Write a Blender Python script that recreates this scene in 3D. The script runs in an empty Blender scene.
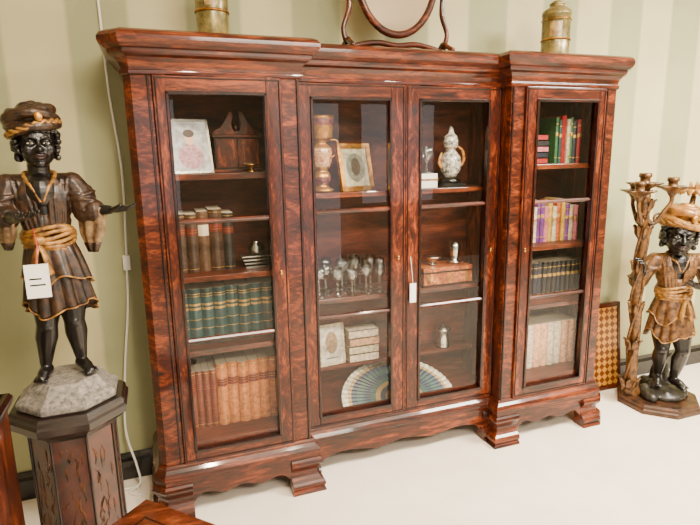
import bpy, math, random
from mathutils import Vector, Matrix
random.seed(7)
C=bpy.context.collection
# ------------------------------------------------------------------ materials
MATS={}
def lin(c):
    return tuple((x/12.92 if x<=.04045 else ((x+.055)/1.055)**2.4) for x in [v/255 for v in c])+(1,)
def newmat(name):
    m=bpy.data.materials.new(name); m.use_nodes=True; nt=m.node_tree
    return m,nt,nt.nodes['Principled BSDF']
def plain(name,col,rough=.5,metal=0,coat=0,noise=0,nscale=20,col2=None,bump=0,spec=None):
    if name in MATS: return MATS[name]
    m,nt,b=newmat(name)
    b.inputs['Roughness'].default_value=rough; b.inputs['Metallic'].default_value=metal
    b.inputs['Coat Weight'].default_value=coat; b.inputs['Coat Roughness'].default_value=.12
    if spec is not None: b.inputs['Specular IOR Level'].default_value=spec
    if col2 is not None or noise:
        tc=nt.nodes.new('ShaderNodeTexCoord'); n=nt.nodes.new('ShaderNodeTexNoise')
        n.inputs['Scale'].default_value=nscale; n.inputs['Detail'].default_value=5; n.inputs['Roughness'].default_value=.65
        nt.links.new(tc.outputs['Object'],n.inputs['Vector'])
        r=nt.nodes.new('ShaderNodeValToRGB'); r.color_ramp.elements[0].position=.36; r.color_ramp.elements[1].position=.64
        r.color_ramp.elements[0].color=lin(col2 or [max(0,c*.7) for c in col]); r.color_ramp.elements[1].color=lin(col)
        nt.links.new(n.outputs['Fac'],r.inputs['Fac']); nt.links.new(r.outputs['Color'],b.inputs['Base Color'])
        if bump:
            bp=nt.nodes.new('ShaderNodeBump'); bp.inputs['Strength'].default_value=bump; bp.inputs['Distance'].default_value=.004
            nt.links.new(n.outputs['Fac'],bp.inputs['Height']); nt.links.new(bp.outputs['Normal'],b.inputs['Normal'])
    else: b.inputs['Base Color'].default_value=lin(col)
    MATS[name]=m; return m
def wood(name,cols,scale=(1,1,1),rot=(0,0,0),rough=.34,coat=.5,wscale=3.5,dist=1.4,figure=.35,fs=.35,spec=.22):
    if name in MATS: return MATS[name]
    m,nt,b=newmat(name); N=nt.nodes.new; L=nt.links.new
    tc=N('ShaderNodeTexCoord'); mp=N('ShaderNodeMapping'); mp.inputs['Scale'].default_value=scale; mp.inputs['Rotation'].default_value=rot
    L(tc.outputs['Object'],mp.inputs['Vector'])
    n1=N('ShaderNodeTexNoise'); n1.inputs['Scale'].default_value=wscale; n1.inputs['Detail'].default_value=7; n1.inputs['Roughness'].default_value=.62
    n1.inputs['Distortion'].default_value=dist
    n2=N('ShaderNodeTexNoise'); n2.inputs['Scale'].default_value=wscale*7; n2.inputs['Detail'].default_value=4
    n3=N('ShaderNodeTexNoise'); n3.inputs['Scale'].default_value=wscale*fs; n3.inputs['Detail'].default_value=3; n3.inputs['Distortion'].default_value=1.5
    for n in (n1,n2,n3): L(mp.outputs['Vector'],n.inputs['Vector'])
    mx=N('ShaderNodeMix'); mx.data_type='FLOAT'; mx.inputs[0].default_value=.25
    L(n1.outputs['Fac'],mx.inputs[2]); L(n2.outputs['Fac'],mx.inputs[3])
    mx2=N('ShaderNodeMix'); mx2.data_type='FLOAT'; mx2.inputs[0].default_value=figure
    L(mx.outputs[0],mx2.inputs[2]); L(n3.outputs['Fac'],mx2.inputs[3])
    r=N('ShaderNodeValToRGB'); e=r.color_ramp.elements
    e[0].position=.38; e[0].color=lin(cols[0]); e[1].position=.63; e[1].color=lin(cols[2])
    k=e.new(.51); k.color=lin(cols[1])
    L(mx2.outputs[0],r.inputs['Fac']); L(r.outputs['Color'],b.inputs['Base Color'])
    b.inputs['Roughness'].default_value=rough; b.inputs['Coat Weight'].default_value=coat; b.inputs['Coat Roughness'].default_value=.07
    b.inputs['Specular IOR Level'].default_value=spec
    MATS[name]=m; return m
MC=[(20,5,1),(68,24,7),(130,58,20)]
maho_v=wood('mahogany_upright',MC,(8,8,1.5),dist=1.8)
maho_h=wood('mahogany_level',MC,(1.4,9,9))
maho_x=wood('mahogany_crossband',MC,(2.4,4,7),(0,.6,0),dist=2)
maho_d=wood('mahogany_flame',[(17,4,1),(68,22,6),(140,64,23)],(5.5,5,1.9),(0,.42,0),dist=2.6)
maho_in=wood('mahogany_interior',[(40,13,7),(72,29,14),(100,46,23)],(1.2,5,6),rough=.5,coat=.05)
maho_dark=wood('mahogany_moulding_dark',[(10,3,2),(32,10,5),(60,21,8)],(4,4,4),rough=.3)
def glassmat(name,tint=(1,1,1),gl=.06,fmul=1.0,pow_=4):
    m=bpy.data.materials.new(name); m.use_nodes=True; nt=m.node_tree; nt.nodes.clear(); N=nt.nodes.new; L=nt.links.new
    o=N('ShaderNodeOutputMaterial'); t=N('ShaderNodeBsdfTransparent'); t.inputs[0].default_value=(*tint,1)
    g=N('ShaderNodeBsdfGlossy'); g.inputs['Roughness'].default_value=.015
    f=N('ShaderNodeLayerWeight'); f.inputs['Blend'].default_value=.5
    pw=N('ShaderNodeMath'); pw.operation='POWER'; pw.inputs[1].default_value=pow_; L(f.outputs['Facing'],pw.inputs[0])
    mu=N('ShaderNodeMath'); mu.operation='MULTIPLY_ADD'; mu.inputs[1].default_value=fmul; mu.inputs[2].default_value=gl; mu.use_clamp=True
    mx=N('ShaderNodeMixShader'); L(pw.outputs[0],mu.inputs[0]); L(mu.outputs[0],mx.inputs[0]); L(t.outputs[0],mx.inputs[1]); L(g.outputs[0],mx.inputs[2]); L(mx.outputs[0],o.inputs[0])
    return m
glass=glassmat('window_glass',(.98,.99,.97),.038,.9)
crystal=glassmat('crystal',(.98,.99,.99),.10,1.8,1.5)
gilt=plain('gilt',(190,134,52),.35,.7,0,0,25,(104,62,22))
brass=plain('brass',(200,160,80),.25,1)
silver=plain('silver',(200,198,190),.22,1)
skin=plain('black_lacquer',(13,9,7),.34,0,.25,spec=.4)
robe=plain('antique_robe',(64,40,20),.45,.25,.15,0,38,(17,10,6),.25)
robe2=plain('antique_robe_gilt',(118,78,36),.45,.25,.15,0,30,(40,23,11),.25)
sashm=plain('sash_gold',(172,122,50),.45,.25,.1,0,40,(88,54,20),.2)
sleeve=plain('sleeve_cream',(138,110,74),.5,.05,0,0,30,(70,48,28),.2)
turb=plain('turban_brown_gold',(66,43,22),.45,.25,.15,0,45,(19,11,6),.2)
turb2=plain('turban_gold',(184,128,54),.42,.25,.1,0,20,(92,56,20),.2)
lip=plain('lip_brown',(40,17,12),.4)
eyew=plain('eye_white',(190,176,150),.35)
paper=plain('paper',(214,200,170),.8)
white=plain('white_card',(238,236,230),.6)
black=plain('black_gloss',(10,9,9),.25,0,.3)
redm=plain('red_string',(190,50,50),.6)
# ------------------------------------------------------------------ mesh builder
class MB:
    def __init__(s,T=None): s.v=[];s.f=[];s.m=[];s.s=[];s.sl=[];s.T=T or Matrix.Identity(4)
    def add(s,vs,fs,mat,smooth=False,T=None):
        if mat not in s.sl: s.sl.append(mat)
        k=s.sl.index(mat); o=len(s.v); M=s.T@T if T is not None else s.T
        s.v+= [M@Vector(p) for p in vs]
        for f in fs: s.f.append([i+o for i in f]); s.m.append(k); s.s.append(smooth)
    def box(s,x0,x1,y0,y1,z0,z1,mat,T=None):
        s.add([(x,y,z) for z in (z0,z1) for y in (y0,y1) for x in (x0,x1)],[(0,2,3,1),(4,5,7,6),(0,1,5,4),(2,6,7,3),(0,4,6,2),(1,3,7,5)],mat,False,T)
    def lathe(s,prof,mat,c=(0,0,0),seg=32,smooth=True,T=None,a0=0,pet=None,mats=None):
        vs=[];fs=[];n=len(prof)
        for j,(r,z) in enumerate(prof):
            for i in range(seg):
                a=a0+2*math.pi*i/seg; rr=max(r,1e-5)
                if pet: rr*=1+pet[1](j/(n-1))*math.cos(pet[0]*a)
                vs.append((c[0]+rr*math.cos(a),c[1]+rr*math.sin(a),c[2]+z))
        for j in range(n-1):
            fs.append([(j*seg+i,j*seg+(i+1)%seg,(j+1)*seg+(i+1)%seg,(j+1)*seg+i) for i in range(seg)])
        if mats:
            for j,ff in enumerate(fs): s.add(vs,ff,mats[j%len(mats)],smooth,T)
        else:
            s.add(vs,[q for ff in fs for q in ff],mat,smooth,T)
        s.add([vs[i] for i in range(seg)],[list(range(seg))[::-1]],mat if not mats else mats[0],False,T)
        s.add([vs[(n-1)*seg+i] for i in range(seg)],[list(range(seg))],mat if not mats else mats[-1],False,T)
    def ell(s,c,r,mat,B=None,seg=16,rings=10,T=None):
        vs=[];fs=[];B=B or Matrix.Identity(3)
        for j in range(rings+1):
            t=math.pi*j/rings
            for i in range(seg):
                a=2*math.pi*i/seg
                p=B@Vector((r[0]*math.sin(t)*math.cos(a),r[1]*math.sin(t)*math.sin(a),r[2]*math.cos(t)))
                vs.append(Vector(c)+p)
        for j in range(rings):
            for i in range(seg): fs.append((j*seg+i,(j+1)*seg+i,(j+1)*seg+(i+1)%seg,j*seg+(i+1)%seg))
        s.add(vs,fs,mat,True,T)
    def tube(s,pts,rad,mat,seg=10,closed=False,sub=0,T=None,flat=1.0):
        P=[Vector(p) for p in pts]; R=list(rad) if hasattr(rad,'__len__') else [rad]*len(P)
        if sub:
            Q=[];RR=[];n=len(P); rng=n if closed else n-1
            for i in range(rng):
                p0=P[(i-1)%n] if closed or i>0 else P[0]; p1=P[i];p2=P[(i+1)%n];p3=P[(i+2)%n] if closed or i+2<n else P[-1]
                for k in range(sub):
                    t=k/sub
                    Q.append(.5*((2*p1)+(p2-p0)*t+(2*p0-5*p1+4*p2-p3)*t*t+(3*p1-p0-3*p2+p3)*t**3)); RR.append(R[i]*(1-t)+R[(i+1)%n]*t)
            if not closed: Q.append(P[-1]);RR.append(R[-1])
            P=Q;R=RR
        n=len(P); vs=[];fs=[]; up=None
        for i in range(n):
            if closed: d=(P[(i+1)%n]-P[i-1])
            else: d=P[min(i+1,n-1)]-P[max(i-1,0)]
            if d.length<1e-9: d=Vector((0,0,1))
            d.normalize()
            if up is None:
                up=Vector((0,0,1)) if abs(d.z)<.9 else Vector((0,1,0))
            x=up-d*up.dot(d)
            if x.length<1e-6: x=d.orthogonal()
            x.normalize(); up=x; y=d.cross(x)
            for k in range(seg):
                a=2*math.pi*k/seg; vs.append(P[i]+(x*math.cos(a)*flat+y*math.sin(a))*R[i])
        m=n if closed else n-1
        for i in range(m):
            for k in range(seg):
                j=(i+1)%n; fs.append((i*seg+k,i*seg+(k+1)%seg,j*seg+(k+1)%seg,j*seg+k))
        if not closed:
            fs.append(list(range(seg))[::-1]); fs.append([(n-1)*seg+k for k in range(seg)])
        s.add(vs,fs,mat,True,T)
    def caps(s,pts,rad,mat,T=None,seg=12):
        s.tube(pts,rad,mat,seg=seg,T=T)
        for p,r in zip(pts,rad): s.ell(p,(r,r,r),mat,seg=12,rings=8,T=T)
    def prism(s,poly,a0,a1,mat,axis='y',T=None,capmat=None):
        n=len(poly)
        def P(u,w,a): return {'y':(u,a,w),'z':(u,w,a),'x':(a,u,w)}[axis]
        vs=[P(u,w,a0) for u,w in poly]+[P(u,w,a1) for u,w in poly]
        s.add(vs,[(i,(i+1)%n,n+(i+1)%n,n+i) for i in range(n)],mat,False,T)
        s.add(vs[:n],[list(range(n))[::-1]],capmat or mat,False,T); s.add(vs[n:],[list(range(n))],capmat or mat,False,T)
    def sweep(s,path,prof,mat,smooth=False):
        pts=[Vector(p) for p in path]; n=len(pts); k=len(prof); vs=[]
        for i in range(n):
            ns=[]
            if i>0: d=(pts[i]-pts[i-1]).normalized(); ns.append(Vector((d.y,-d.x)))
            if i<n-1: d=(pts[i+1]-pts[i]).normalized(); ns.append(Vector((d.y,-d.x)))
            m=ns[0] if len(ns)==1 else (ns[0]+ns[1])/(1+ns[0].dot(ns[1]))
            for o,z in prof: vs.append((pts[i].x+m.x*o,pts[i].y+m.y*o,z))
        fs=[(i*k+j,i*k+(j+1)%k,(i+1)*k+(j+1)%k,(i+1)*k+j) for i in range(n-1) for j in range(k)]
        fs.append(list(range(k))); fs.append([(n-1)*k+j for j in range(k)][::-1])
        s.add(vs,fs,mat,smooth)
    def loft(s,rings,mat,smooth=True):
        k=len(rings[0]); vs=[p for r in rings for p in r]; n=len(rings)
        fs=[(i*k+j,i*k+(j+1)%k,(i+1)*k+(j+1)%k,(i+1)*k+j) for i in range(n-1) for j in range(k)]
        s.add(vs,fs,mat,smooth); s.add(rings[0],[list(range(k))[::-1]],mat); s.add(rings[-1],[list(range(k))],mat)
    def obj(s,name,parent=None,bevel=0,remesh=0,smooth=0,auto=False,org=None):
        me=bpy.data.meshes.new(name)
        o0=Vector(parent.location) if parent is not None else Vector(org or (0,0,0))
        me.from_pydata([tuple(p-o0) for p in s.v],[],s.f)
        for m in s.sl: me.materials.append(m)
        me.polygons.foreach_set('material_index',s.m); me.polygons.foreach_set('use_smooth',s.s); me.update()
        import bmesh
        bm=bmesh.new(); bm.from_mesh(me)
        bmesh.ops.remove_doubles(bm,verts=bm.verts,dist=1e-6) if not remesh else None
        bmesh.ops.recalc_face_normals(bm,faces=bm.faces); bm.to_mesh(me); bm.free()
        o=bpy.data.objects.new(name,me); C.objects.link(o)
        if parent is not None: o.parent=parent
        else: o.location=o0
        if remesh:
            r=o.modifiers.new('r','REMESH'); r.mode='VOXEL'; r.voxel_size=remesh; r.use_smooth_shade=True
            if smooth:
                q=o.modifiers.new('s','SMOOTH'); q.iterations=smooth; q.factor=.5
        if bevel:
            b=o.modifiers.new('b','BEVEL'); b.width=bevel; b.segments=2; b.limit_method='ANGLE'; b.angle_limit=math.radians(50)
        return o
def root(name,loc):
    e=bpy.data.objects.new(name,None); e.location=loc; e.empty_display_size=.1; C.objects.link(e); return e
# ------------------------------------------------------------------ room
WY=2.72
def wallmat():
    m,nt,b=newmat('striped_wallpaper'); N=nt.nodes.new; L=nt.links.new
    tc=N('ShaderNodeTexCoord'); sp=N('ShaderNodeSeparateXYZ'); L(tc.outputs['Object'],sp.inputs[0])
    a=N('ShaderNodeMath'); a.operation='MULTIPLY_ADD'; a.inputs[1].default_value=2*math.pi/.50; a.inputs[2].default_value=.6; L(sp.outputs['X'],a.inputs[0])
    s=N('ShaderNodeMath'); s.operation='SINE'; L(a.outputs[0],s.inputs[0])
    r=N('ShaderNodeMapRange'); r.inputs[1].default_value=-.12; r.inputs[2].default_value=.12; L(s.outputs[0],r.inputs[0])
    n=N('ShaderNodeTexNoise'); n.inputs['Scale'].default_value=2.2; n.inputs['Detail'].default_value=6; L(tc.outputs['Object'],n.inputs['Vector'])
    n2=N('ShaderNodeTexNoise'); n2.inputs['Scale'].default_value=120; L(tc.outputs['Object'],n2.inputs['Vector'])
    m1=N('ShaderNodeMix'); m1.data_type='RGBA'; m1.inputs[6].default_value=lin((158,158,118)); m1.inputs[7].default_value=lin((196,186,142)); L(r.outputs[0],m1.inputs[0])
    m2=N('ShaderNodeMix'); m2.data_type='RGBA'; m2.blend_type='MULTIPLY'; m2.inputs[0].default_value=.5
    rr=N('ShaderNodeValToRGB'); rr.color_ramp.elements[0].position=.3; rr.color_ramp.elements[0].color=(.72,.75,.70,1); rr.color_ramp.elements[1].position=.6; rr.color_ramp.elements[1].color=(1,1,1,1)
    L(n.outputs['Fac'],rr.inputs['Fac']); L(m1.outputs[2],m2.inputs[6]); L(rr.outputs['Color'],m2.inputs[7]); L(m2.outputs[2],b.inputs['Base Color'])
    b.inputs['Roughness'].default_value=.7
    bp=N('ShaderNodeBump'); bp.inputs['Strength'].default_value=.1; L(n2.outputs['Fac'],bp.inputs['Height']); L(bp.outputs['Normal'],b.inputs['Normal'])
    return m
wm=wallmat()
X0,X1,YB,ZT=-2.0,5.2,-2.4,3.1
m=MB(); m.box(X0,X1,YB,WY,-.1,0,plain('cream_floor',(248,238,222),.4,0,.1,0,3,(240,227,208))); m.obj('floor')
m=MB(); m.box(X0-.1,X1+.1,WY,WY+.1,0,ZT,wm); m.obj('wall_back')
pw=plain('side_wall_paint',(130,122,98),.7)
m=MB(); m.box(X0-.1,X0,YB,WY,0,ZT,pw); m.obj('wall_left')
m=MB(); m.box(X1,X1+.1,YB,WY,0,ZT,pw); m.obj('wall_right')
m=MB()
for a,b in ((X0-.1,-.9),(.3,1.5),(2.5,2.8),(4.0,X1+.1)): m.box(a,b,YB-.1,YB,0,ZT,pw)
for a,b,c_,d in ((-.9,.3,0,.9),(-.9,.3,2.3,ZT),(1.5,2.5,2.3,ZT),(2.8,4.0,0,.9),(2.8,4.0,2.3,ZT)): m.box(a,b,YB-.1,YB,c_,d,pw)
m.obj('reflection_wall')  # unseen wall behind camera, openings added to shape reflections in the door glass
m=MB(); m.box(X0-.1,X1+.1,YB-.1,WY+.1,ZT,ZT+.1,plain('ceiling_white',(215,206,190),.8)); m.obj('ceiling')
def baseb(name,x0,x1,y0,y1,ax):
    m=MB()
    if ax=='x': m.prism([(y1,0),(y0,0),(y0,.10),(y0+.006,.115),(y0+.012,.12),(y0+.014,.14),(y1,.14)],x0,x1,black,'x')
    m.obj(name)
baseb('baseboard_back',X0,X1,WY-.022,WY,'x')
# ------------------------------------------------------------------ bookcase
XC=1.155; Y0=2.30; YC=2.39; YBK=2.70
W0,W1,W4,W5=1.235,1.13,.622,.541
ZD0,ZD1,ZG0,ZG1=.263,1.927,.312,1.865
bc=root('glazed_bookcase',(XC,2.5,0))
cut=.028
path=[(XC-W0,YBK),(XC-W0,Y0+cut),(XC-W0+cut,Y0),(XC-W5,Y0),(XC-W5,YC),(XC+W5,YC),(XC+W5,Y0),(XC+W0-cut,Y0),(XC+W0,Y0+cut),(XC+W0,YBK)]
m=MB()
m.sweep(path,[(-.02,1.925),(.004,1.925),(.012,1.930),(.013,1.942),(.006,1.947),(.006,1.955),(.012,1.972),(.026,1.988),(.040,1.997),(.046,2.004),(.046,2.016),(.056,2.020),(.070,2.032),(.078,2.046),(.078,2.060),(.068,2.075),(.05,2.084),(-.02,2.084)],maho_h)
m.prism([(x,y) for x,y in path],2.07,2.088,maho_h,'z'); m.prism([(x,y) for x,y in path],1.928,1.946,maho_in,'z')
m.obj('cornice',bc,bevel=.0015)
m=MB()
m.sweep(path,[(-.03,.262),(.006,.262),(.012,.254),(.012,.244),(.024,.232),(.034,.216),(.036,.200),(.030,.196),(.030,.168),(-.03,.168)],maho_h)
m.prism([(x,y) for x,y in path],.19,.26,maho_in,'z')
m.obj('base_moulding',bc,bevel=.0015)
m=MB()
footprof=[(-.03,.175),(.034,.175),(.042,.166),(.046,.154),(.044,.144),(.036,.134),(.027,.122),(.021,.108),(.020,.094),(.024,.080),(.034,.068),(.046,.058),(.053,.048),(.055,.036),(.050,.026),(.044,.020),(.052,.015),(.056,.008),(.056,0),(-.03,0)]
def foot(pp): m.sweep(pp,footprof,maho_h)
xl,xr=XC-W0,XC-W5
foot([(xl,Y0+.13),(xl,Y0+cut),(xl+cut,Y0),(xl+.13,Y0)])
foot([(xr-.11,Y0),(xr,Y0),(xr,YC),(xr+.06,YC)])
xl2,xr2=XC+W5,XC+W0
foot([(xl2-.06,YC),(xl2,YC),(xl2,Y0),(xl2+.11,Y0)])
foot([(xr2-.13,Y0),(xr2-cut,Y0),(xr2,Y0+cut),(xr2,Y0+.13)])
foot([(xl,YBK),(xl,YBK-.1)]); foot([(xr2,YBK-.1),(xr2,YBK)])
def apron(x0,x1,y,zt=.175,d=.02):
    n=80; W=x1-x0; pts=[]
    for i in range(n+1):
        t=i/n; e=min(t,1-t)*W
        z=.100-.010*math.cos(2*math.pi*t*3)*min(1,e/.1)
        if e<.07: z-=.075*(1-(e/.07))**1.6
        pts.append((x0+W*t,max(.012,z)))
    m.prism(pts+[(x1,zt),(x0,zt)],y-d,y+.012,maho_h)
apron(xl+.10,xr-.08,Y0); apron(xl2+.08,xr2-.10,Y0); apron(xr+.04,xl2-.04,YC)
m.obj('bracket_feet',bc,bevel=.002)
m=MB()
def bx(*a): m.box(*a)
for sgn in (-1,1):
    def X(a,b):
        p,q=XC+sgn*a,XC+sgn*b; return (min(p,q),max(p,q))
    a,b=X(W0,W0-.022); bx(a,b,Y0+cut,YBK,.2,1.95,maho_v)
    px=XC+sgn*W0
    pl=[(px,Y0+cut),(px-sgn*cut,Y0),(XC+sgn*(W1+.002),Y0),(XC+sgn*(W1+.002),Y0+.035),(px,Y0+.035)]
    m.prism(pl,.258,1.93,maho_x,'z')
    a,b=X(W1+.012,W1+.020); bx(a,b,Y0-.008,Y0,.262,1.927,maho_dark)
    a,b=X(W5,W4-.002) ; bx(a,b,Y0,Y0+.035,.258,1.93,maho_x)
    a,b=X(W5+.004,W5+.014); bx(a,b,Y0-.009,Y0,.262,1.927,maho_dark)
    a,b=X(W5,W5+.024); bx(a,b,Y0+.03,YBK-.02,.2,1.95,maho_v)
    a,b=X(W5+.024,W0-.022)
    for z in (1.54,1.10,.765): bx(a,b,Y0+.05,YBK-.02,z-.022,z,maho_in); bx(a,b,Y0+.044,Y0+.052,z-.024,z+.001,maho_h)
    bx(a,b,Y0+.01,YBK-.02,.30,.345,maho_in)
    bx(a,b,Y0+.002,Y0+.03,.255,.30,maho_in)
a,b=XC-W5,XC+W5
for z in (1.43,.905): bx(a,b,YC+.06,YBK-.02,z-.022,z,maho_in); bx(a,b,YC+.054,YC+.062,z-.024,z+.001,maho_h)
bx(a,b,YC+.19,YBK-.02,.47,.49,maho_in)
bx(a,b,YC+.01,YBK-.02,.255,.31,maho_in)
bx(XC-.012,XC+.012,YC+.03,YC+.06,.31,1.93,maho_in)
bx(XC-W0,XC+W0,YBK-.02,YBK,.2,1.95,maho_in)
m.obj('carcass',bc,bevel=.002)
def door(i,x0,x1,y,sl,sr,mtl):
    m=MB(); yf=y-.014; yb=y+.016; g0=x0+sl; g1=x1-sr
    m.box(x0,g0,yf,yb,ZD0,ZD1,mtl); m.box(g1,x1,yf,yb,ZD0,ZD1,mtl)
    m.box(g0,g1,yf,yb,ZG1,ZD1,maho_h); m.box(g0,g1,yf,yb,ZD0,ZG0,maho_h)
    for (a,b,c,d,w,mm,pr) in ((g0,g1,ZG0,ZG1,.013,maho_dark,.008),(x0+.007,x1-.007,ZD0+.007,ZD1-.007,-.006,maho_dark,.004)):
        if w>0:
            m.prism([(a-.003,c-.003),(b+.003,c-.003),(b+.003,c+w-.003),(a-.003,c+w-.003)],yf-pr,y+.008,mm)
            m.prism([(a-.003,d-w+.003),(b+.003,d-w+.003),(b+.003,d+.003),(a-.003,d+.003)],yf-pr,y+.008,mm)
            m.box(a-.003,a+w-.003,yf-pr,y+.008,c,d,mm); m.box(b-w+.003,b+.003,yf-pr,y+.008,c,d,mm)
        else:
            w=-w
            m.box(a,b,yf-pr,yf+.002,c,c+w,mm); m.box(a,b,yf-pr,yf+.002,d-w,d,mm)
            m.box(a,a+w,yf-pr,yf+.002,c,d,mm); m.box(b-w,b,yf-pr,yf+.002,c,d,mm)
    for k in (1,2):
        z=ZG0+(ZG1-ZG0)*k/3
        m.prism([(y-.016,z),(y-.010,z+.009),(y+.008,z+.011),(y+.008,z-.011),(y-.010,z-.009)],g0,g1,maho_h,'x')
    m.ell(((x0+sl*.5) if i in (2,) else (x1-sr*.5),yf-.002,1.10),(.006,.003,.011),brass)
    m.obj('door_%d'%i,bc,bevel=.0025)
    g=MB(); g.add([(g0-.004,y+.002,ZG0-.004),(g1+.004,y+.002,ZG0-.004),(g1+.004,y+.002,ZG1+.004),(g0-.004,y+.002,ZG1+.004)],[(0,1,2,3)],glass); g.obj('glass_pane_%d'%i,bc)
door(1,XC-W1,XC-W4,Y0,.048,.066,maho_d)
door(2,XC+W4,XC+W1,Y0,.066,.048,maho_d)
door(3,XC-W5+.003,XC-.001,YC,.068,.074,maho_d)
door(4,XC+.001,XC+W5-.003,YC,.074,.068,maho_d)
# ------------------------------------------------------------------ books
def bcol(name,c,rough=.5): return plain(name,c,rough,0,.15,1,60)
goldf=plain('gold_tooling',(206,164,84),.35,.8)
def books(name,x0,z,yf,specs,labels=True):
    m=MB(); x=x0
    for (w,h,d,mat,style) in specs:
        xa,xb=x+.0008,x+w-.0008; yy=yf+random.uniform(-.004,.006)
        arc=[(xa+(xb-xa)*t,yy-(.25*w if style!='flat' else 0)*math.sin(math.pi*t)) for t in (0,.15,.35,.5,.65,.85,1)]
        m.prism(arc+[(xb,yy+d),(xa,yy+d)],z,z+h,mat,'z',capmat=paper if style!='box' else mat)
        def band(za,zb,mt,e=.0012):
            ar=[(xa+(xb-xa)*t,yy-.25*w*math.sin(math.pi*t)-e) for t in (.03,.2,.35,.5,.65,.8,.97)]
            m.prism(ar+[(xb-.001,yy+.01),(xa+.001,yy+.01)],z+za,z+zb,mt,'z')
        if style=='gold':
            for k in (.06,.28,.44,.86): band(h*k,h*k+.003,goldf)
            band(h*.62,h*.66,goldf); band(h*.70,h*.735,goldf); band(h*.90,h*.915,goldf)
        elif style=='rib':
            for k in (.14,.3,.46,.62,.78): band(h*k,h*k+.006,mat,.003)
            band(h*.64,h*.76,plain('label_red',(110,40,26),.5)); band(h*.05,h*.06,goldf); band(h*.95,h*.96,goldf); band(h*.68,h*.69,goldf); band(h*.72,h*.728,goldf)
        elif style=='label': band(h*.6,h*.78,paper)
        elif style=='line': band(h*.85,h*.87,goldf); band(h*.12,h*.14,goldf); band(h*.6,h*.68,goldf)
        x+=w
    return m.obj(name,None,org=((x0+x)/2,yf+.08,z))
grn=bcol('cloth_teal',(10,62,62)); grn2=bcol('cloth_teal_b',(12,54,50))
books('green_book_set',.045,.7655,2.44,[(.0555,.262+random.uniform(-.003,.003),.17,random.choice([grn,grn2]),'gold') for i in range(9)])
db=bcol('leather_oxblood',(124,54,24)); tn=bcol('leather_tan',(210,128,62)); tn2=bcol('leather_tan_b',(190,104,44))
books('leather_book_set',.04,.3455,2.44,[(.032,.285,.17,db,'rib') for i in range(5)]+[(.05,.31+random.uniform(-.006,.006),.18,random.choice([tn,tn2]),'rib') for i in range(6)])
ob=[bcol('old_brown_a',(74,50,34)),bcol('old_brown_b',(98,68,46)),bcol('old_black',(40,34,30)),bcol('old_red',(104,44,32))]
books('antique_books',.02,1.1005,2.46,[(.05,.27,.16,ob[2],'rib'),(.045,.265,.16,ob[0],'rib'),(.05,.262,.16,ob[0],'rib'),(.05,.272,.16,ob[1],'label'),(.06,.28,.16,ob[0],'rib'),(.05,.26,.16,ob[2],'rib')])
def stack(name,x0,x1,y,z,ms,d=.15,th=.03,rot=0):
    m=MB()
    for i,mt in enumerate(ms):
        j=random.uniform(-.008,.008)
        m.box(x0+j,x1+j,y,y+d,z+i*th,z+i*th+.003,mt); m.box(x0+j,x1+j,y,y+d,z+i*th+th-.004,z+i*th+th-.001,mt)
        m.box(x0+j,x1+j,y,y+.004,z+i*th,z+i*th+th-.001,mt); m.box(x0+j+.003,x1+j-.003,y+.004,y+d-.003,z+i*th+.003,z+i*th+th-.004,paper)
    return m.obj(name,None,org=((x0+x1)/2,y+d/2,z))
cs={k:bcol('cloth_'+k,c) for k,c in dict(red=(176,28,26),teal=(24,110,104),green=(34,98,48),cream=(216,198,164),pink=(216,112,128),purple=(112,48,128),yellow=(216,168,48),navy=(18,20,42),black=(18,16,18),rose=(236,176,134),white=(230,210,184),orange=(200,90,34)).items()}
books('coloured_books',2.11,1.5405,2.45,[(.022,.25,.15,cs['green'],'line'),(.02,.235,.15,cs['teal'],'line'),(.03,.26,.15,cs['red'],'flat'),(.026,.24,.15,cs['cream'],'line'),(.022,.25,.15,cs['green'],'line'),(.03,.23,.15,cs['navy'],'line'),(.03,.24,.15,cs['red'],'line')])
stack('book_stack',1.93,2.08,2.47,1.5405,[cs['red'],cs['navy'],cs['pink'],cs['black'],cs['red']],.16,.032)
books('pastel_books',1.80,1.1005,2.45,[(w,h,.15,cs[c],'line') for w,h,c in ((.03,.2,'black'),(.03,.22,'cream'),(.03,.21,'rose'),(.04,.24,'pink'),(.03,.19,'rose'),(.022,.21,'pink'),(.03,.20,'white'),(.022,.23,'purple'),(.03,.235,'purple'),(.028,.2,'pink'),(.028,.22,'yellow'),(.03,.2,'cream'),(.03,.23,'orange'),(.03,.24,'yellow'),(.03,.21,'purple'),(.03,.2,'cream'),(.03,.2,'pink'))])
books('navy_book_set',1.80,.7655,2.45,[(.034,.215,.15,random.choice([cs['navy'],cs['black']]),'line') for i in range(16)])
books('cream_book_set',1.82,.3455,2.45,[(.052,.265,.16,random.choice([cs['rose'],cs['rose'],cs['white']]),'plain') for i in range(10)])
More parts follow.
